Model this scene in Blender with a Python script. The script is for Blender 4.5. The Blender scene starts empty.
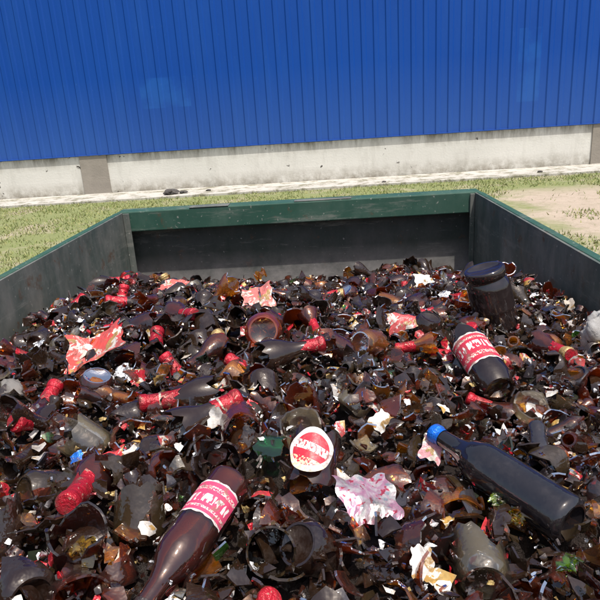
import bpy, math, random
import numpy as np
from mathutils import Matrix, Vector, Euler
random.seed(11); rng=np.random.default_rng(11)
S=bpy.context.scene
D=bpy.data
CAMZ=1.619; RIM=1.2
# ---------- materials ----------
class NT:
    def __init__(s,name):
        m=D.materials.new(name); m.use_nodes=True; s.m=m; s.t=m.node_tree; s.t.nodes.clear()
        s.out=s.n('ShaderNodeOutputMaterial')
    def n(s,ty,**k):
        nd=s.t.nodes.new(ty)
        for a,b in k.items(): setattr(nd,a,b)
        return nd
    def set(s,sock,v):
        if isinstance(v,bpy.types.NodeSocket): s.t.links.new(v,sock)
        elif isinstance(v,bpy.types.Node): s.t.links.new(v.outputs[0],sock)
        else:
            if sock.type=='RGBA' and len(v)==3: v=(*v,1)
            sock.default_value=v
    def noise(s,scale,detail=4,rough=.55,vec=None,dist=0):
        nd=s.n('ShaderNodeTexNoise'); nd.inputs['Scale'].default_value=scale; nd.inputs['Detail'].default_value=detail
        nd.inputs['Roughness'].default_value=rough; nd.inputs['Distortion'].default_value=dist
        if vec is not None: s.set(nd.inputs['Vector'],vec)
        return nd.outputs['Fac']
    def obj(s,scale=(1,1,1)):
        tc=s.n('ShaderNodeTexCoord'); mp=s.n('ShaderNodeMapping'); s.set(mp.inputs[0],tc.outputs['Object']); mp.inputs['Scale'].default_value=scale
        return mp.outputs[0]
    def ramp(s,fac,a,b,c0=0.,c1=1.):
        nd=s.n('ShaderNodeMapRange'); s.set(nd.inputs[0],fac); nd.inputs[1].default_value=a; nd.inputs[2].default_value=b
        nd.inputs[3].default_value=c0; nd.inputs[4].default_value=c1; return nd.outputs[0]
    def mix(s,f,a,b,mode='MIX'):
        nd=s.n('ShaderNodeMix',data_type='RGBA',blend_type=mode)
        s.set(nd.inputs[0],f); s.set(nd.inputs[6],a); s.set(nd.inputs[7],b); return nd.outputs[2]
    def math(s,op,a,b=0.):
        nd=s.n('ShaderNodeMath',operation=op); s.set(nd.inputs[0],a); s.set(nd.inputs[1],b); return nd.outputs[0]
    def xyz(s):
        sx=s.n('ShaderNodeSeparateXYZ'); s.set(sx.inputs[0],s.n('ShaderNodeTexCoord').outputs['Object']); return sx
    def bsdf(s,col,rough=.6,metal=0.,bump=None,bstr=.3,bdist=.01,spec=.5):
        p=s.n('ShaderNodeBsdfPrincipled'); s.set(p.inputs['Base Color'],col); s.set(p.inputs['Roughness'],rough)
        s.set(p.inputs['Metallic'],metal); p.inputs['Specular IOR Level'].default_value=spec
        if bump is not None:
            b=s.n('ShaderNodeBump'); s.set(b.inputs['Height'],bump); b.inputs['Strength'].default_value=bstr; b.inputs['Distance'].default_value=bdist
            s.set(p.inputs['Normal'],b.outputs[0])
        return p
    def fin(s,sh):
        s.set(s.out.inputs[0],sh.outputs[0] if isinstance(sh,bpy.types.Node) else sh); return s.m

def m_glass(name,dust_haze=.03,bs=.30):
    t=NT(name)
    col=t.n('ShaderNodeAttribute',attribute_name='tint').outputs['Color']
    tr=t.n('ShaderNodeBsdfTransparent'); t.set(tr.inputs[0],col)
    gl=t.n('ShaderNodeBsdfGlossy'); gl.inputs['Roughness'].default_value=.055; t.set(gl.inputs[0],(1,1,1))
    b=t.n('ShaderNodeBump'); t.set(b.inputs['Height'],t.noise(80,2,.5,vec=t.obj())); b.inputs['Strength'].default_value=bs; b.inputs['Distance'].default_value=.005
    t.set(gl.inputs['Normal'],b.outputs[0])
    fr=t.n('ShaderNodeFresnel'); fr.inputs[0].default_value=1.7
    m1=t.n('ShaderNodeMixShader'); t.set(m1.inputs[0],t.math('ADD',fr.outputs[0],.035)); t.set(m1.inputs[1],tr.outputs[0]); t.set(m1.inputs[2],gl.outputs[0])
    tl=t.n('ShaderNodeBsdfTranslucent'); t.set(tl.inputs[0],t.mix(1.0,t.mix(1.0,col,col,'MULTIPLY'),(1,.8,.5),'MULTIPLY'))
    m2=t.n('ShaderNodeMixShader'); t.set(m2.inputs[0],.11); t.set(m2.inputs[1],m1.outputs[0]); t.set(m2.inputs[2],tl.outputs[0])
    df=t.n('ShaderNodeBsdfDiffuse'); t.set(df.inputs[0],(.26,.23,.22))
    m3=t.n('ShaderNodeMixShader'); t.set(m3.inputs[0],dust_haze)  # grey dust film over the glass, also standing in for lens haze
    t.set(m3.inputs[1],m2.outputs[0]); t.set(m3.inputs[2],df.outputs[0])
    return t.fin(m3)
def m_dark(name,bs,d1):
    t=NT(name); a=t.n('ShaderNodeAttribute',attribute_name='tint').outputs['Color']; o=t.obj()
    c=t.mix(1.0,a,(.028,.024,.030),'MULTIPLY'); c=t.mix(t.ramp(t.noise(24,5,.75,vec=o),.50,.80,.03,d1),c,(.17,.145,.14))
    return t.fin(t.bsdf(c,.06,0,t.noise(80,2,vec=o),bs,.005,spec=1.0))
def m_paper(name):
    t=NT(name); a=t.n('ShaderNodeAttribute',attribute_name='tint').outputs['Color']
    o=t.obj()
    msk=t.ramp(t.noise(38,4,.6,vec=o,dist=1.0),.55,.57)
    c=t.mix(msk,a,(.64,.59,.53)); msk2=t.ramp(t.noise(50,2,.5,vec=o),.60,.62)
    c=t.mix(msk2,c,(.44,.26,.07)); c=t.mix(t.ramp(t.noise(26,6,.75,vec=o),.47,.68,0,.8),c,(.12,.09,.07))
    return t.fin(t.bsdf(c,.38,0,t.noise(50,4,vec=o),.5,.006))
def m_foil(name,met=.35):
    t=NT(name); a=t.n('ShaderNodeAttribute',attribute_name='tint').outputs['Color']; o=t.obj()
    c=t.mix(t.ramp(t.noise(110,3,.6,vec=o),.62,.66,0,.6),a,(.50,.38,.28))
    c=t.mix(t.ramp(t.noise(40,4,.7,vec=o),.48,.68,0,.7),c,(.10,.05,.04))
    return t.fin(t.bsdf(c,.30,met,t.noise(110,4,.6,vec=o),.8,.005))
M={}
M['glass']=m_glass('amber_glass'); M['glassS']=m_glass('bottle_glass',.03,.07)
M['dark']=m_dark('dark_brown_glass',.30,.30); M['darkS']=m_dark('dark_bottle_glass',.08,.16)
M['paper']=m_paper('label_paper'); M['foil']=m_foil('cap_foil'); M['silver']=m_foil('silver_foil',.85)
t=NT('dark_glass_grit'); o=t.obj()
M['grit']=t.fin(t.bsdf(t.mix(t.noise(60,5,.7,vec=o),(.006,.004,.004),(.05,.035,.028)),.4,0,t.noise(80,5,.7,vec=o),1,.02))
t=NT('plain_coloured'); a=t.n('ShaderNodeAttribute',attribute_name='tint').outputs['Color']; o=t.obj()
M['plain']=t.fin(t.bsdf(t.mix(t.ramp(t.noise(30,5,.7,vec=o),.45,.75,0,.6),a,(.16,.13,.11)),.7,0,t.noise(50,5,.7,vec=o),.7,.006))
MATS=[M['glass'],M['paper'],M['foil'],M['grit'],M['dark'],M['plain']]
SMATS=[M['glassS'],M['paper'],M['foil'],M['grit'],M['darkS'],M['plain']]
# printed bottle label (local z along the bottle)
def m_label(name,za,zb,field,second):
    t=NT(name); sx=t.xyz(); o=t.obj()
    zz=t.ramp(sx.outputs[2],za,zb)
    edge=t.math('ABSOLUTE',t.math('SUBTRACT',zz,.5))
    c=t.mix(t.math('GREATER_THAN',edge,.45),field,(.68,.62,.58))
    band=t.math('LESS_THAN',t.math('ABSOLUTE',t.math('SUBTRACT',zz,.56)),.13)
    txt=t.ramp(t.noise(1,1,vec=t.obj((210,210,60))),.48,.51)
    c=t.mix(t.math('MULTIPLY',band,txt),c,(.74,.68,.64))
    b2=t.math('LESS_THAN',t.math('ABSOLUTE',t.math('SUBTRACT',zz,.24)),.06)
    c=t.mix(t.math('MULTIPLY',b2,t.ramp(t.noise(420,1,vec=o),.5,.53)),c,second)
    b3=t.math('LESS_THAN',t.math('ABSOLUTE',t.math('SUBTRACT',zz,.82)),.035)
    c=t.mix(t.math('MULTIPLY',b3,t.ramp(t.noise(420,1,vec=o),.48,.5)),c,second)
    c=t.mix(t.ramp(t.noise(45,6,.75,vec=o),.51,.60,0,.8),c,(.22,.13,.10))
    return t.fin(t.bsdf(c,.38,0,t.noise(40,4,vec=o),.3,.004))
def m_round(name):
    t=NT(name); sx=t.xyz(); o=t.obj((1,1,.2))
    r=t.math('SQRT',t.math('ADD',t.math('POWER',sx.outputs[0],2.),t.math('POWER',sx.outputs[1],2.)))
    c=t.mix(t.math('LESS_THAN',r,.0245),(.62,.58,.54),(.50,.025,.045))
    yy=t.math('ADD',sx.outputs[1],t.math('MULTIPLY',sx.outputs[0],.35))
    bn=t.math('LESS_THAN',t.math('ABSOLUTE',t.math('ADD',yy,-.003)),.0065)
    c=t.mix(t.math('MULTIPLY',bn,t.ramp(t.noise(1,1,vec=t.obj((330,120,1))),.42,.46)),c,(.72,.68,.64))
    low=t.math('LESS_THAN',yy,-.014); c=t.mix(t.math('MULTIPLY',low,t.ramp(t.noise(300,1,vec=o),.48,.52)),c,(.7,.55,.35))
    c=t.mix(t.ramp(t.noise(60,6,.75,vec=o),.53,.63,0,.75),c,(.22,.14,.12))
    return t.fin(t.bsdf(c,.4,0,t.noise(60,3,vec=o),.4,.003))
t=NT('holographic_label'); o=t.obj()
hc=t.mix(t.ramp(t.noise(38,3,.6,vec=o,dist=1),.4,.6),(.50,.24,.34),(.55,.55,.52)); hc=t.mix(t.ramp(t.noise(60,3,vec=o),.55,.60),hc,(.34,.42,.48)); hc=t.mix(t.ramp(t.noise(90,2,vec=o),.58,.62),hc,(.42,.05,.09)); hc=t.mix(t.ramp(t.noise(30,5,.7,vec=o),.46,.64,0,.75),hc,(.14,.09,.08))
M['holo']=t.fin(t.bsdf(hc,.28,.5,t.noise(40,3,vec=o),.6,.004))
# setting materials
t=NT('blue_painted_cladding'); o=t.obj(); sx=t.xyz()
c=t.mix(t.noise(.35,3,vec=o),(.002,.050,.29),(.003,.070,.37))
c=t.mix(t.ramp(t.noise(1.5,6,.65,vec=t.obj((2,1,.25))),.5,.8,0,.35),c,(.02,.10,.38))
def box(t,sx,x0,x1,z0,z1):
    a=t.math('GREATER_THAN',sx.outputs[0],x0);b=t.math('LESS_THAN',sx.outputs[0],x1)
    c_=t.math('GREATER_THAN',sx.outputs[2],z0);d=t.math('LESS_THAN',sx.outputs[2],z1)
    return t.math('MULTIPLY',t.math('MULTIPLY',a,b),t.math('MULTIPLY',c_,d))
bx=t.math('ADD',box(t,sx,-3.75,-2.7,1.75,2.35),box(t,sx,4.05,4.5,1.4,2.8))
c=t.mix(t.math('MULTIPLY',bx,t.ramp(t.noise(3,4,vec=o),.35,.6,.0,.28)),c,(.02,.15,.5))
c=t.mix(t.ramp(sx.outputs[2],.85,2.4,.32,0),c,(.08,.16,.38))  # paler towards the base: haze put into the blue
c=t.mix(t.ramp(t.noise(22,4,.8,vec=t.obj((1,1,.5))),.66,.70,0,.25),c,(.10,.2,.42))
M['blue']=t.fin(t.bsdf(c,.5,0,t.noise(3,2,vec=o),.1,.01,spec=.25))
t=NT('whitewashed_plinth'); o=t.obj(); sx=t.xyz()
c=t.mix(t.noise(1.2,5,vec=o),(.58,.565,.51),(.74,.72,.66))
c=t.mix(t.ramp(t.noise(3,6,.7,vec=t.obj((1,1,.3))),.50,.8,0,.6),c,(.40,.38,.33))
c=t.mix(t.math('MULTIPLY',t.ramp(sx.outputs[2],.0,.35,1,0),t.ramp(t.noise(5,5,.7,vec=o),.3,.6)),c,(.22,.19,.14))
c=t.mix(t.math('MULTIPLY',t.ramp(sx.outputs[2],.58,.87,0,1),t.ramp(t.noise(2.2,6,.75,vec=t.obj((1,1,.2))),.42,.60)),c,(.20,.18,.14))
c=t.mix(t.ramp(t.noise(3.6,5,.65,vec=o),.66,.69),c,(.07,.06,.05))
M['plinth']=t.fin(t.bsdf(c,.85,0,t.noise(25,5,vec=o),.4,.01))
t=NT('bare_concrete'); o=t.obj()
c=t.mix(t.noise(4,6,.65,vec=o),(.36,.32,.27),(.20,.18,.15))
M['conc']=t.fin(t.bsdf(c,.9,0,t.noise(30,5,vec=o),.5,.01))
t=NT('apron_concrete'); o=t.obj()
c=t.mix(t.noise(1.5,6,.7,vec=o),(.55,.52,.47),(.38,.35,.30))
c=t.mix(t.ramp(t.noise(3,7,.8,vec=o),.49,.58,0,.85),c,(.16,.15,.09))
M['apron']=t.fin(t.bsdf(c,.9,0,t.noise(30,5,vec=o),.5,.01))
t=NT('ground_soil_and_turf'); o=t.obj(); sx=t.xyz()
sand=t.mix(t.noise(2,6,.7,vec=o),(.50,.41,.32),(.34,.27,.20)); sand=t.mix(t.ramp(t.noise(40,3,vec=o),.6,.7,0,.5),sand,(.2,.16,.11))
sand=t.mix(t.ramp(t.noise(6,7,.8,vec=o),.52,.62,0,.6),sand,(.24,.21,.13))
turf=t.mix(t.noise(5,6,.7,vec=o),(.12,.16,.045),(.28,.28,.12))
turf=t.mix(t.ramp(t.noise(.9,6,.7,vec=o),.50,.66,0,.8),turf,sand)
s1=t.math('MULTIPLY',t.ramp(t.math('ADD',sx.outputs[0],t.math('MULTIPLY',t.noise(1.3,6,.7,vec=o),2.6)),3.9,4.5),t.ramp(t.math('ADD',sx.outputs[1],t.noise(1.1,5,.7,vec=o)),11.2,10.4))
M['ground']=t.fin(t.bsdf(t.mix(s1,turf,sand),.95,0,t.noise(20,6,.7,vec=o),.6,.03))
t=NT('grass_blades'); a=t.n('ShaderNodeAttribute',attribute_name='tint').outputs['Color']
M['grass']=t.fin(t.bsdf(a,.7,spec=.2))
def steel(name,c1,c2,amt,lo=.45,hi=.7,lit_band=None):
    t=NT(name); o=t.obj()
    c=t.mix(t.noise(3,5,vec=o),c1,tuple(x*.7 for x in c1))
    c=t.mix(t.ramp(t.noise(5,7,.72,vec=t.obj((1,1,.5))),lo,hi,0,amt),c,c2)
    c=t.mix(t.ramp(t.noise(11,6,.7,vec=o),.6,.7,0,.8),c,(.10,.045,.02))
    c=t.mix(t.ramp(t.noise(70,2,vec=o),.68,.73,0,.5),c,(.4,.38,.34))
    c=t.mix(t.ramp(t.noise(9,7,.8,vec=t.obj((.3,.3,2.2))),.55,.66,0,.45),c,(.26,.25,.22))
    if lit_band:
        sx=t.xyz(); c=t.mix(t.math('MULTIPLY',t.ramp(sx.outputs[2],lit_band[0],lit_band[1],0,1),t.ramp(t.noise(6,6,.8,vec=o),.3,.65,.25,1)),c,(.30,.275,.26))  # paler low band: dust tone plus the sunlit strip, painted into the colour
    return t.fin(t.bsdf(c,t.ramp(t.noise(8,4,vec=o),.3,.7,.45,.75),0,t.noise(4,3,vec=o),.35,.02))
M['green']=steel('green_painted_steel',(.022,.082,.055),(.07,.12,.09),.6)
M['inner']=steel('scuffed_inner_steel',(.075,.095,.082),(.21,.20,.18),.9,.4,.7)
M['innerfar']=steel('dusty_lit_band_steel',(.025,.038,.030),(.07,.07,.065),.9,.4,.7,lit_band=(RIM-.22,RIM-.36))  # far wall, its sunlit strip below the rail shadow painted in

# ---------- generic builders ----------
def link(ob,parent=None):
    S.collection.objects.link(ob)
    if parent: ob.parent=parent
    return ob
def obj_from(name,v,f,mats,mi=None,smooth=False,parent=None):
    me=D.meshes.new(name); me.from_pydata([tuple(x) for x in v],[],[tuple(x) for x in f])
    for m in mats: me.materials.append(m)
    if smooth: me.polygons.foreach_set('use_smooth',[True]*len(me.polygons))
    me.update(); return link(D.objects.new(name,me),parent)
def boxes(name,bl,mat,parent=None,bev=0):
    v=[];f=[]
    for (x0,x1,y0,y1,z0,z1) in bl:
        b=len(v); v+=[(x,y,z) for z in(z0,z1) for y in(y0,y1) for x in(x0,x1)]
        f+=[(b,b+2,b+3,b+1),(b+4,b+5,b+7,b+6),(b,b+1,b+5,b+4),(b+2,b+6,b+7,b+3),(b,b+4,b+6,b+2),(b+1,b+3,b+7,b+5)]
    ob=obj_from(name,v,f,[mat],parent=parent)
    if bev:
        m=ob.modifiers.new('b','BEVEL'); m.width=bev; m.segments=2; m.limit_method='ANGLE'
    return ob
class Tpl:
    def __init__(s): s.v=[];s.f=[];s.m=[];s.c=[];s.sm=[]
    def add(s,v,f,m,c=(1,1,1),sm=True):
        b=len(s.v); s.v+= [tuple(x) for x in v]; s.f+=[tuple(i+b for i in q) for q in f]; s.m+=[m]*len(f); s.c+=[c]*len(v); s.sm+=[sm]*len(f)
        return s
    def done(s):
        s.V=np.array(s.v,float); s.L=np.concatenate([np.array(q) for q in s.f]); s.n=np.array([len(q) for q in s.f]); s.M=np.array(s.m); s.C=np.array(s.c,float); s.SM=np.array(s.sm); return s
class Acc:
    def __init__(s): s.V=[];s.L=[];s.n=[];s.M=[];s.C=[];s.SM=[];s.b=0
    def add(s,t,R,p,sc=1.,col=None,dark=False):
        V=(t.V*sc)@R.T+p; s.V.append(V); s.L.append(t.L+s.b); s.n.append(t.n); s.SM.append(t.SM)
        s.M.append(np.where(t.M==0,4,t.M) if dark else t.M)
        C=t.C.copy()
        if col is not None:
            g=(t.C[:,0]<0); C[g]=col
        s.C.append(np.clip(C,0,1)); s.b+=len(V)
    def build(s,name,mats,parent=None):
        V=np.concatenate(s.V);L=np.concatenate(s.L);n=np.concatenate(s.n)
        me=D.meshes.new(name); me.vertices.add(len(V)); me.vertices.foreach_set('co',V.ravel())
        me.loops.add(len(L)); me.loops.foreach_set('vertex_index',L.astype(np.int32))
        me.polygons.add(len(n)); me.polygons.foreach_set('loop_start',np.concatenate([[0],np.cumsum(n)[:-1]]).astype(np.int32))
        for m in mats: me.materials.append(m)
        me.polygons.foreach_set('material_index',np.concatenate(s.M).astype(np.int32))
        me.polygons.foreach_set('use_smooth',np.concatenate(s.SM))
        me.update(calc_edges=True)
        C=np.concatenate(s.C); a=me.color_attributes.new('tint','FLOAT_COLOR','POINT'); a.data.foreach_set('color',np.hstack([C,np.ones((len(C),1))]).ravel())
        return link(D.objects.new(name,me),parent)
G=(-1,-1,-1) # placeholder = per instance colour
PROF=np.array([(.028,0),(.034,.002),(.036,.008),(.036,.150),(.0345,.163),(.029,.181),(.020,.199),(.0160,.213),(.0137,.250),(.0137,.255),(.0155,.257),(.0155,.267),(.0125,.270)])
def rad(z): return np.interp(z,PROF[:,1],PROF[:,0])
def jag(nseg,amp):
    a=rng.normal(0,1,nseg); a=(a+np.roll(a,1)*.6+1.0*np.roll(a,2)*.4); return a*amp
def grid_faces(nr,ns,b=0,flip=False):
    f=[]
    for i in range(nr-1):
        for k in range(ns):
            q=(b+i*ns+k,b+i*ns+(k+1)%ns,b+(i+1)*ns+(k+1)%ns,b+(i+1)*ns+k)
            f.append(q[::-1] if flip else q)
    return f
def shell(t,z0,z1,ns=18,nr=6,j0=0,j1=0,th=.0032,m=0,c=G,off=0.,inner=True):
    a0=np.full(ns,z0)+ (jag(ns,j0) if j0 else 0); a1=np.full(ns,z1)+(jag(ns,j1) if j1 else 0)
    a0=np.clip(a0,0,.27);a1=np.clip(a1,0,.27)
    th_=np.linspace(0,2*math.pi,ns,endpoint=False)
    us=np.linspace(0,1,nr)
    O=[];I=[]
    for u in us:
        z=a0*(1-u)+a1*u; r=rad(z)+off
        O+=list(zip(r*np.cos(th_),r*np.sin(th_),z)); ri=np.maximum(r-th,.002); I+=list(zip(ri*np.cos(th_),ri*np.sin(th_),z))
    t.add(O,grid_faces(nr,ns),m,c)
    if inner:
        t.add(I,grid_faces(nr,ns,flip=True),m,c)
        for row in (0,nr-1):
            ring=O[row*ns:(row+1)*ns]+I[row*ns:(row+1)*ns]
            t.add(ring,[(k,(k+1)%ns,ns+(k+1)%ns,ns+k) for k in range(ns)],m,c,False)
def part_shell(t,z0,z1,a0,a1,na=10,nz=7,th=.0032,m=0,c=G,j=.006):
    """half bottle: an open piece of the wall with a jagged outline"""
    e0=np.full(na,z0)+jag(na,j); e1=np.full(na,z1)+jag(na,j); sh0=rng.normal(0,.12,nz); sh1=rng.normal(0,.12,nz)
    O=[];I=[]
    for i in range(nz):
        u=i/(nz-1)
        for k in range(na):
            w=k/(na-1); a=(a0+sh0[i])*(1-w)+(a1+sh1[i])*w; z=min(max(e0[k]*(1-u)+e1[k]*u,0),.27); r=float(rad(z))
            O.append((r*math.cos(a),r*math.sin(a),z)); r-=th; I.append((r*math.cos(a),r*math.sin(a),z))
    F=[(i*na+k,i*na+k+1,(i+1)*na+k+1,(i+1)*na+k) for i in range(nz-1) for k in range(na-1)]
    t.add(O,F,m,c); t.add(I,[q[::-1] for q in F],m,c)
    bd=[k for k in range(na)]+[i*na+na-1 for i in range(1,nz)]+[(nz-1)*na+k for k in range(na-2,-1,-1)]+[i*na for i in range(nz-2,0,-1)]
    n=len(bd); t.add([O[b] for b in bd]+[I[b] for b in bd],[(k,(k+1)%n,n+(k+1)%n,n+k) for k in range(n)],m,c,False)
def arc_sleeve(t,z0,z1,a0,a1,off,m,c,na=24,nz=10):
    v=[];
    for i in range(nz):
        z=z0+(z1-z0)*i/(nz-1); r=float(rad(z))+off
        v+=[(r*math.cos(a0+(a1-a0)*k/(na-1)),r*math.sin(a0+(a1-a0)*k/(na-1)),z+(.0012*math.sin(k*1.7+i) if i in(0,nz-1) else 0)) for k in range(na)]
    t.add(v,[(i*na+k,i*na+k+1,(i+1)*na+k+1,(i+1)*na+k) for i in range(nz-1) for k in range(na-1)],m,c)
def disc(t,z,r,ns=18,dz=.0,m=0,c=G):
    th_=np.linspace(0,2*math.pi,ns,endpoint=False)
    v=[(r*math.cos(a),r*math.sin(a),z) for a in th_]+[(r*.6*math.cos(a),r*.6*math.sin(a),z+dz*.8) for a in th_]+[(0,0,z+dz)]
    f=grid_faces(2,ns)+[(ns+k,ns+(k+1)%ns,2*ns) for k in range(ns)]
    t.add(v,f,m,c)
RED=(.50,.014,.030); GOLD=(.55,.36,.12)
def t_base(h,j=.009):
    t=Tpl(); shell(t,0,h,j1=min(j,h*.35),ns=24,nr=7); disc(t,0,.028,ns=24,dz=.007); disc(t,.004,.0275,ns=24,dz=.007); return t.done()
def t_neck(z0,foil=True,j=.009,fc=RED):
    t=Tpl(); shell(t,z0,.27,j0=j,nr=14,ns=16)
    if foil:
        shell(t,.203+random.uniform(0,.02),.252,ns=16,nr=5,j0=.003,m=2,c=fc,off=.0007,inner=False)
        shell(t,.252,.27,ns=16,nr=7,m=2,c=fc if random.random()<.8 else GOLD,off=.0009,inner=False); disc(t,.2705,.0134,ns=16,m=2,c=fc,dz=.0005)
    return t.done()
def t_tube(z0,z1,j=.010):
    t=Tpl(); shell(t,z0,z1,j0=j,j1=j,ns=18,nr=5); return t.done()
def t_half():
    t=Tpl(); k=random.random(); sp=random.uniform(.9,2.8)
    if k<.5: z0=random.uniform(.0,.09); z1=z0+random.uniform(.025,.07)
    else: z0=random.uniform(.11,.18); z1=z0+random.uniform(.03,.07)
    part_shell(t,z0,min(z1,.265),0,sp)
    mz=(z0+z1)/2; am=sp/2; r=float(rad(mz)); c=np.array((r*math.cos(am)*.8,r*math.sin(am)*.8,mz)); t.v=[tuple(np.array(q)-c) for q in t.v]
    return t.done()
def t_bottle(foil=RED,ns=40,capc=None,label=None):
    t=Tpl(); shell(t,0,.27,ns=ns,nr=60); disc(t,0,.028,ns=ns,dz=.008); disc(t,.004,.0275,ns=ns,dz=.008)
    if foil: shell(t,.222,.253,ns=ns,nr=8,m=2,c=foil,off=.0008,inner=False)
    cc=capc or foil or GOLD
    shell(t,.246,.27,ns=ns,nr=16,m=2,c=cc,off=.0012,inner=False); disc(t,.2708,.0137,ns=ns,m=2,c=cc,dz=.0006)
    if label: arc_sleeve(t,label[0],label[1],label[2],label[3],.0006,6,(1,1,1))
    return t.done()
def t_shard(R=.036,size=.02,crumple=0.,th=.003,m=0,n=None):
    n=n or random.randint(4,8); t=Tpl()
    ang=np.linspace(0,2*math.pi,n,endpoint=False)+rng.normal(0,.25,n)
    rr=size*rng.uniform(.45,1.25,n); asp=random.uniform(.5,1.)
    P=np.array([(r*math.cos(a)*asp,r*math.sin(a)) for r,a in zip(rr,ang)])
    P2=[]
    for i in range(n): P2+= [P[i],(P[i]+P[(i+1)%n])/2]
    P2=np.array(P2); n2=len(P2); rings=[P2,P2*.66,P2*.33]
    def emb(p,dr):
        x=p[0];a=p[1]/R
        cz=crumple*random.gauss(0,1) if crumple else 0
        return (x,(R+dr)*math.sin(a),(R+dr)*math.cos(a)-R+cz)
    def surf(dr,flip):
        v=[emb(p,dr) for r in rings for p in r]+[emb((0,0),dr)]
        f=grid_faces(3,n2,flip=flip)+[((2*n2+k,2*n2+(k+1)%n2,3*n2) if not flip else (2*n2+(k+1)%n2,2*n2+k,3*n2)) for k in range(n2)]
        return v,f
    v,f=surf(0,False); t.add(v,f,m,G,True)
    if m in(0,4):
        v2,f2=surf(-th,True); t.add(v2,f2,m,G)
        t.add(v[:n2]+v2[:n2],[(k,(k+1)%n2,n2+(k+1)%n2,n2+k) for k in range(n2)],m,G,False)
    return t.done()
def rot(ax,ay,az): return np.array(Euler((ax,ay,az)).to_matrix())
def axis_rot(d,spin=0):
    d=Vector(d).normalized(); q=Vector((0,0,1)).rotation_difference(d); return np.array((q.to_matrix()@Matrix.Rotation(spin,3,'Z')))
def solo(name,tpl,p,R,sc=1,col=None,extra=None,dark=False):
    a=Acc(); a.add(tpl,np.eye(3),np.zeros(3),1,col,dark); ob=a.build(name,SMATS+([extra] if extra else []))
    ob.matrix_world=Matrix.Translation(Vector(p))@Matrix([list(r) for r in R]).to_4x4()@Matrix.Scale(sc,4); return ob

# ---------- heap surface ----------
XL,XR,YN,YF=-.93,.67,.22,2.72
def H(x,y):
    b=np.interp(y,[.2,.9,1.3,1.7,2.2,2.7],[-.085,-.075,-.075,-.125,-.25,-.36])
    b=b+.018*np.sin(5.3*x+2.1*y+.6)+.014*np.sin(9.1*x-6.3*y+1.7)+.010*np.sin(17*x+13*y)+.008*np.sin(-11*x+21*y+2)
    b=b-.04*np.exp(-((x-XL)/.2)**2)-.03*np.exp(-((x-XR)/.2)**2)
    b=b+.06*np.exp(-((x+.62)/.2)**2-((y-1.75)/.3)**2)
    return RIM+b
xs=np.linspace(XL,XR,110); ys=np.linspace(YN,YF,160)
v=[(x,y,float(H(x,y))-.035+random.gauss(0,.006)) for y in ys for x in xs]
nx=len(xs); f=[(j*nx+i,j*nx+i+1,(j+1)*nx+i+1,(j+1)*nx+i) for j in range(len(ys)-1) for i in range(nx-1)]
heap=Acc(); tt=Tpl(); tt.add(v,f,3,(.1,.1,.1),False); tt.done(); heap.add(tt,np.eye(3),np.zeros(3))
def brown(green=True):
    k=random.random()
    if k<.50: b=np.array((.72,.36,.09))
    elif k<.70: b=np.array((.50,.20,.05))
    elif k<.77: b=np.array((.88,.88,.84))
    elif k<.80 and green: b=np.array((.45,.78,.34))
    else: b=np.array((.97,.68,.20))
    return b*random.uniform(.80,1.03)
shards=[t_shard(.030,random.uniform(.009,.018)) for _ in range(60)]+[t_shard(.034,random.uniform(.018,.032)) for _ in range(40)]
shards+=[t_shard(.016,random.uniform(.010,.018)) for _ in range(36)]
bits=[t_shard(.010,random.uniform(.003,.008),n=4) for _ in range(24)]
papers=[t_shard(.022,random.uniform(.008,.024),crumple=.0012,m=1) for _ in range(30)]
foil_glints=[t_shard(.014,random.uniform(.006,.016),crumple=.0016,m=2) for _ in range(20)]
def place(t,x,y,dz,R,sc=1,col=None,dark=False): heap.add(t,R,np.array((x,y,float(H(x,y))+dz)),sc,col,dark)
def rxy(): 
    return random.uniform(XL+.03,XR-.03),YN+.03+(YF-YN-.06)*random.random()
def rr3(s): return rot(random.gauss(0,s)+(math.pi if random.random()<.35 else 0),random.gauss(0,s*.85),random.uniform(0,6.3))
for i in range(12000):
    x,y=rxy(); u=random.random(); place(random.choice(shards),x,y,-.036+.050*u,rr3(.75),1,brown(),random.random()<(.97 if u<.45 else .54))
for i in range(7000):
    x,y=rxy(); place(random.choice(bits),x,y,random.uniform(-.02,.018),rot(random.uniform(0,6.3),random.uniform(0,6.3),0),1,brown(),random.random()<.5)
PC=[(.50,.014,.03),(.66,.62,.58),(.58,.50,.42),(.46,.30,.10),(.50,.03,.04),(.66,.63,.60),(.42,.02,.03)]
for i in range(950):
    x,y=rxy(); place(random.choice(papers),x,y,random.uniform(-.018,.016),rr3(.6),1,np.array(random.choice(PC))*random.uniform(.6,1.1))
FC=[(.46,.012,.025),(.46,.33,.13),(.85,.85,.85),(.85,.85,.85),(.85,.85,.86),(.85,.85,.86)]  # silver chips stand in for glints on glass; red and gold are foil
for i in range(2600):
    x,y=rxy(); place(random.choice(foil_glints),x,y,random.uniform(-.018,.020),rr3(.8),random.uniform(.2,.8),random.choice(FC))
bases=[t_base(random.uniform(.010,.08)) for _ in range(22)]
necks=[t_neck(random.uniform(.13,.205),foil=k%3==0) for k in range(24)]
tubes=[t_tube(z,z+random.uniform(.012,.06)) for z in [random.uniform(.01,.13) for _ in range(14)]]+[t_tube(z,z+random.uniform(.008,.03),.003) for z in [random.uniform(.18,.24) for _ in range(8)]]
halves=[t_half() for _ in range(50)]
pts=[(-.15,.64),(-.165,.57),(-.20,.50),(.28,.60),(.23,.68),(.17,.76),(.38,1.38),(.3,1.0),(-.15,1.26),(-.49,1.16),(-.04,.70),(.03,.63),(-.05,.79),(.56,1.27)]
npre=len(pts)
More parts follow.
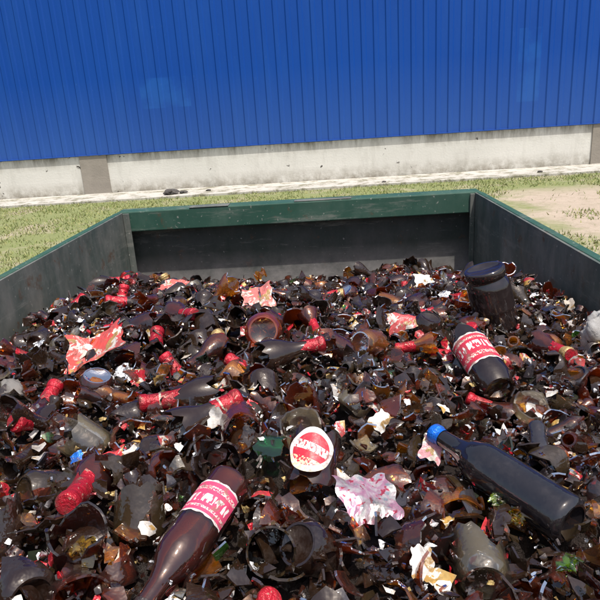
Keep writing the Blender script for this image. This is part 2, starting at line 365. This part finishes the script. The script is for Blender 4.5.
def spaced(d,tries=40,ymax=9):
    for _ in range(tries):
        x,y=rxy()
        if y>ymax: y=.42+random.random()*(ymax-.42); x*=.5
        if all((x-a)**2+(y-b)**2>(d*d if i>=npre else .0045) for i,(a,b) in enumerate(pts)): pts.append((x,y)); return x,y
    return None
for i in range(980):
    fr=i<110
    q=spaced(.034 if fr else .037,40,.72 if fr else 9)
    if q is None: continue
    x,y=q; k=random.random()
    az=random.uniform(0,6.3); el=random.gauss(.08,.45)
    d=(math.cos(az)*math.cos(el),math.sin(az)*math.cos(el),math.sin(el))
    if k<.25:
        if random.random()<.6: d=(random.gauss(0,.5),random.gauss(-.4,.5),-1 if random.random()<.35 else 1)
        t=random.choice(bases); o=.03
    elif k<.46: t=random.choice(necks); o=.21
    elif k<.56: t=random.choice(tubes); o=t.V[:,2].mean()
    else: t=random.choice(halves); o=0
    R=axis_rot(d,random.uniform(0,6)); c=brown(False)
    p=np.array((x,y,float(H(x,y))+random.uniform(-.018,.010)))-R@np.array((0,0,o))
    p[0]=min(max(p[0],XL+.06),XR-.06)
    heap.add(t,R,p,random.uniform(.70,.94),c,random.random()<.5)
heap.build('broken_glass_heap',MATS)

# ---------- individually recognisable things on the heap ----------
def hz(x,y): return float(H(x,y))
def R_to(d,up_ang=0):
    """local z -> d ; local +x -> as close to world up as possible, then spun"""
    z=Vector(d).normalized(); x=Vector((0,0,1)); x=(x-z*x.dot(z)).normalized(); y=z.cross(x)
    Rm=Matrix((x,y,z)).transposed()@Matrix.Rotation(up_ang,3,'Z'); return np.array(Rm)
labA=m_label('red_beer_label',.042,.108,(.60,.06,.14),(.72,.6,.52))
# whole bottle, label up, neck towards the viewer
solo('beer_bottle',t_bottle(foil=None,capc=(.04,.03,.03),label=(.042,.108,-1.7,1.5)),(-.140,.665,hz(-.14,.67)+.022),R_to((-.085,-.225,-.03),.15),.78,(.62,.27,.07),labA)
# dark bottle with blue cap
solo('beer_bottle',t_bottle(foil=None,capc=(.01,.16,.70)),(.272,.600,hz(.28,.60)+.016),R_to((-.160,.245,.015)),.87,(.3,.3,.3),None,True)
# bottle with red label, neck broken off
labC=m_label('red_bottle_label',.05,.128,(.52,.03,.06),(.7,.6,.5))
t=Tpl(); shell(t,0,.15,ns=32,nr=8,j1=.008); disc(t,0,.028,ns=32,dz=.008); arc_sleeve(t,.05,.128,-1.6,1.4,.0006,6,(1,1,1)); t.done()
solo('broken_beer_bottle',t,(.295,.985,hz(.29,1.0)+.018),R_to((-.07,.35,.10)),1.0,(.4,.2,.1),labC,True)
# bottle bottom facing the viewer
t=Tpl(); shell(t,0,.09,ns=32,nr=8,j1=.008); disc(t,0,.0285,ns=32,dz=.008); t.done()
solo('broken_beer_bottle',t,(-.145,1.19,hz(-.15,1.26)+.045),R_to((-.05,.7,-.35)),1.12,(.90,.50,.14))
# necks with red foil
NK=[(-.03,1.09,(1,.25,.12),.13),(-.71,1.61,(.35,.6,.3),.15),(-.66,1.86,(1,.15,.1),.17),(-.54,1.03,(.1,1,.35),.17),(-.53,.88,(-.15,-1,.5),.19),
 (-.34,.635,(.02,-1,.25),.16),(-.32,.92,(-1,-.3,.05),.13),(-.16,.83,(1,.6,.25),.15),(-.38,1.21,(-.15,1,.3),.18),(-.25,1.24,(-.5,.8,.3),.19),
 (.03,1.80,(1,-.1,.15),.19),(.47,1.14,(.3,-1,.15),.17),(-.33,1.34,(.6,-.7,.2),.17),(-.58,1.5,(-1,-.4,.3),.18),
 (-.60,1.66,(.2,.5,1),.14),(-.50,1.75,(-.5,.2,1),.15)]
for x,y,d,z0 in NK:
    k=random.uniform(.7,1.1); rc=(.50*k,.014*k,.03*k); fz=random.uniform(.203,.225); jj=random.choice([.002,.005,.008])
    t=Tpl(); shell(t,z0,.27,j0=.008,nr=22,ns=24)
    shell(t,fz,.250,ns=24,nr=8,j0=jj,m=2,c=rc,off=.0008,inner=False); shell(t,.2505,.27,ns=24,nr=12,m=2,c=rc if random.random()<.75 else (.45,.3,.12),off=.0012,inner=False); disc(t,.2708,.0136,ns=24,m=2,c=rc,dz=.0006)
    if random.random()<.4: shell(t,.230,.234,ns=24,nr=3,j0=.0006,m=2,c=(.5,.4,.32),off=.0014,inner=False)
    t.done()
    R=R_to(d,random.uniform(0,6)); p=np.array((x,y,hz(x,y)+.020))-R@np.array((0,0,.235))
    solo('broken_bottle_neck',t,p,R,.93,(.6,.27,.08),None,random.random()<.5)
# dark jar standing in the heap
def lathe(t,prof,ns=40,m=4,c=(.45,.30,.22)):
    th_=np.linspace(0,2*math.pi,ns,endpoint=False); v=[(r*math.cos(a),r*math.sin(a),z) for r,z in prof for a in th_]
    t.add(v,grid_faces(len(prof),ns),m,c)
t=Tpl(); lathe(t,[(.001,0),(.040,0),(.047,.004),(.048,.012),(.048,.05),(.0485,.052),(.0485,.056),(.048,.058),(.048,.102),(.046,.112),(.0425,.120),(.041,.123),(.041,.128),(.0435,.129),(.0445,.131),(.0445,.144),(.043,.147),(.036,.147),(.034,.1445),(.001,.1435)]); t.done()
solo('glass_jar',t,(.405,1.38,hz(.385,1.38)-.030),R_to((-.26,.0,1)),1.06)
# labels / scraps
def sheet(w,h,cr,nx=20,ny=16,m=1,c=(1,1,1),curl=.0,ragged=.25):
    t=Tpl(); ph=[random.uniform(0,6.3) for _ in range(8)]; v=[]
    fd=[(random.uniform(0,3.14),random.uniform(-.5,.5),random.uniform(.5,1.3)*random.choice([-1,1])) for _ in range(5)]
    for j in range(ny):
        for i in range(nx):
            u=i/(nx-1)*2-1; q=j/(ny-1)*2-1
            e=1-ragged*(.5+.5*math.sin(4*q+ph[0])*math.sin(2.3*q+ph[1])) ; e2=1-ragged*(.5+.5*math.sin(5*u+ph[6])*math.sin(2.6*u+ph[7]))
            z=sum(cr*k*abs(u*math.cos(a)+q*math.sin(a)-o) for a,o,k in fd)+random.gauss(0,cr*.05)+curl*(u*u)
            v.append((u*w/2*e,q*h/2*e2,z))
    zm=sum(p[2] for p in v)/len(v); v=[(a,b,c_-zm) for a,b,c_ in v]
    t.add(v,[(j*nx+i,j*nx+i+1,(j+1)*nx+i+1,(j+1)*nx+i) for j in range(ny-1) for i in range(nx-1)],m,c,False); return t.done()
def put(name,t,x,y,dz,tilt,az,extra=None,sc=1): # tilt: lean toward the viewer
    R=rot(tilt,0,0)@rot(0,0,az); return solo(name,t,(x,y,hz(x,y)+dz),R,sc,None,extra)
put('paper_label',sheet(.135,.11,.010,c=(.56,.07,.06)),-.49,1.14,.028,.35,.3)
put('paper_label',sheet(.10,.10,.012,c=(.56,.16,.14)),-.20,1.58,.035,.6,.2)
put('paper_label',sheet(.078,.085,.008,m=6,ragged=.3),.035,.63,.020,.35,.25,M['holo'])
put('paper_label',sheet(.034,.055,.004,c=(.58,.25,.28)),.14,.78,.024,.5,-.4)
put('paper_label',sheet(.07,.05,.008,c=(.66,.64,.60)),.32,1.97,.035,.6,.2)
put('paper_label',sheet(.035,.03,.003,c=(.72,.7,.66)),.07,.835,.022,.6,.8)
put('paper_label',sheet(.07,.06,.010,c=(.50,.05,.05)),-.62,1.80,.012,.5,.8)
put('paper_label',sheet(.09,.06,.010,c=(.55,.12,.10)),-.44,1.62,.02,.6,-.3)
put('paper_label',sheet(.07,.05,.010,c=(.50,.04,.05)),-.36,.80,.004,.3,.5)
put('paper_label',sheet(.08,.05,.008,c=(.52,.08,.08)),.16,1.25,.02,.5,.1)
for i in range(24):
    x,y=spaced(.03) or rxy()
    put('paper_label',sheet(random.uniform(.03,.06),random.uniform(.02,.045),random.uniform(.002,.007),nx=12,ny=10,c=tuple(np.array(random.choice(PC))*random.uniform(.7,1)),ragged=.4),x,y,random.uniform(.0,.014),random.gauss(.35,.35),random.uniform(0,6))
for i in range(18):
    x,y=spaced(.03) or rxy()
    put('foil_scrap',sheet(random.uniform(.025,.05),random.uniform(.02,.04),random.uniform(.003,.007),nx=12,ny=10,m=6,c=(.82,.82,.82),ragged=.45),x,y,random.uniform(.0,.014),random.gauss(.35,.35),random.uniform(0,6),M['silver'])
# oval label on a bottle wall piece + pale ring behind it
t=Tpl(); th_=np.linspace(0,2*math.pi,36,endpoint=False)
v=[(0,0,.008)]+[(r*math.cos(a)*(1+.04*math.sin(5*a)),r*1.15*math.sin(a),.008-.9*(r*math.cos(a))**2/.07) for r in(.011,.021,.029) for a in th_]
f=[(0,1+k,1+(k+1)%36) for k in range(36)]+[(1+(i+1)*36+k,1+(i+1)*36+(k+1)%36,1+i*36+(k+1)%36,1+i*36+k) for i in range(2) for k in range(36)]
t.add(v,f,6,(1,1,1)); part_shell(t,.06,.13,-1.2,1.2,c=(.5,.2,.06))
nv=1+3*36
t.v=t.v[:nv]+[(b,z-.095,a-.0365) for a,b,z in t.v[nv:]]
t.done()
put('round_beer_label',t,-.035,.698,.042,.5,-.15,m_round('round_label_print'))
t=Tpl(); shell(t,0,.035,ns=32,nr=5,j1=.003); disc(t,0,.028,ns=32,dz=.007); t.done()
solo('broken_beer_bottle',t,(-.052,.79,hz(-.05,.79)-.002),R_to((0,-.45,1)),.85,(.88,.86,.82))
t=Tpl(); shell(t,0,.025,ns=32,nr=5,j1=.004); disc(t,0,.028,ns=32,dz=.007,m=2,c=(.75,.74,.7)); t.done()
solo('broken_beer_bottle',t,(.34,.95,hz(.34,.95)+.0),R_to((.1,-.4,1)),.9,(.85,.84,.8))
# green and yellowish glass pieces
for x,y,c,ty in [(.19,.645,(.75,.90,.12),0),(.215,.63,(.90,.88,.30),0),(.31,.515,(.30,.80,.35),1),(.345,.57,(.40,.85,.25),0),(-.285,.54,(.92,.85,.40),0),(-.09,.735,(.12,.60,.30),1),(-.30,.57,(.9,.8,.3),0),(.36,.62,(.8,.8,.2),0),(.24,.55,(.6,.85,.2),0)]:
    t=Tpl(); part_shell(t,.02 if ty else .05,.07,-.9 if ty else -.45,.9 if ty else .45); cz=.05; t.v=[(a-.036,b,c_-cz) for a,b,c_ in t.v]; t.done()
    solo('green_glass_piece',t,(x,y,hz(x,y)+.018),R_to((random.gauss(0,1),random.gauss(0,1),random.gauss(0,.3)),random.gauss(0,.4)),.75,c)
put('blue_foil_scrap',sheet(.024,.018,.002,nx=8,ny=6,m=2,c=(.02,.16,.6)),-.40,.79,.02,.5,.5)
def blob(name,x,y,dz,sx,sy,sz,c,rough=.25,az=0):
    t=Tpl(); v=[];na,nb_=40,24; ph=[random.uniform(0,6) for _ in range(8)]
    for j in range(nb_):
        ph_=math.pi*j/(nb_-1)
        for i in range(na):
            a=2*math.pi*i/na; n=Vector((math.sin(ph_)*math.cos(a),math.sin(ph_)*math.sin(a),math.cos(ph_)))
            r=1+rough*(math.sin(3*n.x+2*n.y+ph[0])*.6+math.sin(5*n.y-4*n.z+ph[1])*.4+abs(math.sin(9*n.x+7*n.z+ph[2]))*.35+abs(math.sin(12*n.y+9*n.x-5*n.z+ph[3]))*.25)
            v.append((n.x*sx*r,n.y*sy*r,n.z*sz*r))
    t.add(v,grid_faces(nb_,na),5,c); t.done(); return solo(name,t,(x,y,hz(x,y)+dz),rot(0,0,az),1)
blob('stone',-.64,1.05,-.008,.032,.028,.018,(.16,.15,.14),.4)
blob('cloth_rag',.570,1.22,.018,.026,.022,.034,(.32,.31,.30),.55)

# ---------- container ----------
cont=link(D.objects.new('waste_container',None))
T=.008
boxes('side_wall_left',[(XL-T,XL,YN,YF,.16,RIM)],M['inner'],cont)
boxes('side_wall_right',[(XR,XR+T,YN,YF,.16,RIM)],M['inner'],cont)
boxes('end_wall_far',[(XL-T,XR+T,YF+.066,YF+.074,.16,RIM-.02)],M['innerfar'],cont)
boxes('end_wall_near',[(XL-T,XR+T,YN-T,YN,.16,RIM)],M['green'],cont)
boxes('floor_plate',[(XL,XR,YN,YF+.065,.15,.16)],M['inner'],cont)
boxes('side_wall_ends',[(XL-T,XL,YF+.001,YF+.065,.16,RIM-.1),(XR,XR+T,YF+.001,YF+.065,.16,RIM-.1)],M['inner'],cont)
boxes('far_top_rail',[(XL-.03,XR+.03,YF-.002,YF+.10,RIM-.090,RIM+.004)],M['green'],cont,.005)
boxes('rail_cover_plates',[(-.62,-.44,YF-.004,YF+.06,RIM+.005,RIM+.008),(-.14,.12,YF+.0,YF+.05,RIM+.005,RIM+.0075)],M['inner'],cont,.001)
boxes('corner_posts',[(XL+.001,XL+.03,YF-.012,YF-.003,.4,RIM-.003),(XR-.022,XR-.001,YF-.012,YF-.003,.4,RIM-.003)],M['inner'],cont,.002)
boxes('side_top_rails',[(XL-.035,XL-T-.001,YN-.03,YF-.004,RIM-.05,RIM+.002),(XR+T+.001,XR+.035,YN-.03,YF-.004,RIM-.05,RIM+.002),(XL+.006,XR-.006,YN-.03,YN-T-.001,RIM-.05,RIM+.002)],M['green'],cont,.003)
rb=[]
for y in np.linspace(YN+.15,YF-.15,5):
    rb+=[(XL-.05,XL-T-.001,y-.025,y+.025,.16,RIM-.052),(XR+T+.001,XR+.05,y-.025,y+.025,.16,RIM-.052)]
for x in np.linspace(XL+.2,XR-.2,4): rb+=[(x-.025,x+.025,YF+.075,YF+.12,.16,RIM-.095),(x-.025,x+.025,YN-.05,YN-T-.001,.16,RIM-.052)]
boxes('stiffener_ribs',rb,M['green'],cont,.003)
boxes('skids',[(XL+.2,XL+.32,YN,YF,.005,.149),(XR-.32,XR-.2,YN,YF,.005,.149)],M['green'],cont,.004)

# ---------- ground ----------
obj_from('ground',[(-150,-150,0),(150,-150,0),(150,150,0),(-150,150,0)],[(0,1,2,3)],[M['ground']])
boxes('concrete_pavement',[(-30,30,12.05,13.19,-.05,.05)],M['apron'],None,.01)
nb=120000
bx_=rng.uniform(-11,11,nb); by_=rng.uniform(2.9,12.3,nb)
den=.5+.5*np.sin(1.7*bx_+.9*by_+1)*np.sin(2.3*by_-1.1*bx_)+.4*np.sin(5*bx_+3*by_)*np.sin(4.3*by_-2.0*bx_)
sand=(bx_>2.7+.5*np.sin(by_*1.3))&(by_<10.4+.4*np.sin(2*bx_))
tuft=(np.sin(2.9*bx_+1.0)*np.sin(2.1*by_+.4)>.72)
keep=(rng.random(nb)<np.clip(den+.25,.08,1))&~(sand&~tuft&(rng.random(nb)<.97))
bx_=bx_[keep];by_=by_[keep];n=len(bx_)
h=rng.uniform(.02,.055,n);w=rng.uniform(.005,.011,n);a=rng.uniform(0,6.28,n);lx=rng.normal(0,.02,n);ly=rng.normal(0,.02,n)
V=np.zeros((n,3,3)); V[:,0]=np.stack([bx_-w*np.cos(a),by_-w*np.sin(a),np.zeros(n)],1);V[:,1]=np.stack([bx_+w*np.cos(a),by_+w*np.sin(a),np.zeros(n)],1);V[:,2]=np.stack([bx_+lx,by_+ly,h],1)
t=Tpl(); t.V=V.reshape(-1,3); t.L=np.arange(3*n); t.n=np.full(n,3); t.M=np.zeros(n,int); t.SM=np.zeros(n,bool)
mixv=rng.random((n,1)); C=(np.array([.14,.20,.05])*(1-mixv)+np.array([.36,.34,.15])*mixv); t.C=np.repeat(C,3,0)
g=Acc(); g.add(t,np.eye(3),np.zeros(3)); g.build('grass',[M['grass']])
# small dark rubble lying on the pavement
def gblob(x,y,s):
    v=[];na,nb_=14,9; ph=random.uniform(0,6); t=Tpl()
    for j in range(nb_):
        p_=math.pi*j/(nb_-1)
        for i in range(na):
            a=2*math.pi*i/na; r=1+.25*math.sin(3*a+ph+2*p_)+.12*math.sin(7*a+5*p_)
            v.append((math.sin(p_)*math.cos(a)*r*s,math.sin(p_)*math.sin(a)*r*s*.7,math.cos(p_)*s*.45))
    t.add(v,grid_faces(nb_,na),5,(.05,.045,.04),False); t.done(); solo('stone',t,(x,y,.05+s*.3),np.eye(3))
for b in [(-3.15,12.3,.15),(-2.9,12.35,.08),(-2.4,12.5,.05),(1.2,12.2,.04),(4.3,12.3,.05)]: gblob(*b)

# ---------- building ----------
bld=link(D.objects.new('factory_building',None))
YB=13.2
boxes('plinth_wall',[(-26,26,YB,YB+.25,0,.87)],M['plinth'],bld)
px=[-4.98-10.9*1,-4.98,5.95,5.95+10.9]
boxes('concrete_columns',[(x-.3,x+.3,YB-.03,YB-.002,0,.868) for x in px],M['conc'],bld)
per=.25; nx_=int(52/per)
line=[]
for i in range(nx_):
    for a_,b_ in [(0,0),(.13,0),(.155,-.022),(.225,-.022)]: line.append((-26+i*per+a_,YB-.01+b_))
v=[];f=[]
for r,(z0,z1,oy) in enumerate([(.86,4.2,0),(4.15,7.2,-.004)]):
    b=len(v)
    v+=[(x,y+oy,z0) for x,y in line]+[(x,y+oy,z1) for x,y in line]; L=len(line)
    f+=[(b+i,b+i+1,b+L+i+1,b+L+i) for i in range(L-1)]
obj_from('corrugated_cladding',v,f,[M['blue']],parent=bld)
boxes('drip_flashing',[(-26,26,YB-.055,YB-.002,.871,.880)],M['blue'],bld)
boxes('structure_and_roof',[(-26,26,YB+.02,YB+20,.885,7.2),(-26.3,26.3,YB-.3,YB+20.3,7.21,7.4)],M['blue'],bld)

# ---------- camera, light ----------
cd=D.cameras.new('Camera'); cam=link(D.objects.new('Camera',cd)); S.camera=cam
cd.lens=36; cd.sensor_width=36; cd.clip_end=500; cd.clip_start=.02
p=math.radians(17.94); yaw=math.radians(2.99); roll=math.radians(-3.8)
R=Matrix.Rotation(yaw,4,'Z')@Matrix.Rotation(math.pi/2-p,4,'X')@Matrix.Rotation(roll,4,'Z')
cam.matrix_world=Matrix.Translation((0,0,CAMZ))@R
sv=Vector((.40,-.62,2.0)).normalized()
sd=D.lights.new('Sun','SUN'); sd.energy=5.0; sd.angle=math.radians(.5); sd.color=(1,.965,.91)
so=link(D.objects.new('Sun',sd)); so.rotation_euler=sv.to_track_quat('Z','Y').to_euler()
w=D.worlds.new('World'); S.world=w; w.use_nodes=True; nt=w.node_tree
sk=nt.nodes.new('ShaderNodeTexSky'); sk.sky_type='NISHITA'; sk.sun_disc=False; sk.sun_elevation=math.asin(sv.z); sk.sun_rotation=math.atan2(sv.x,sv.y)
sk.dust_density=4
bg=nt.nodes['Background']; nt.links.new(sk.outputs[0],bg.inputs[0]); bg.inputs[1].default_value=.15
S.view_settings.view_transform='Standard'; S.view_settings.look='None'; S.view_settings.exposure=0
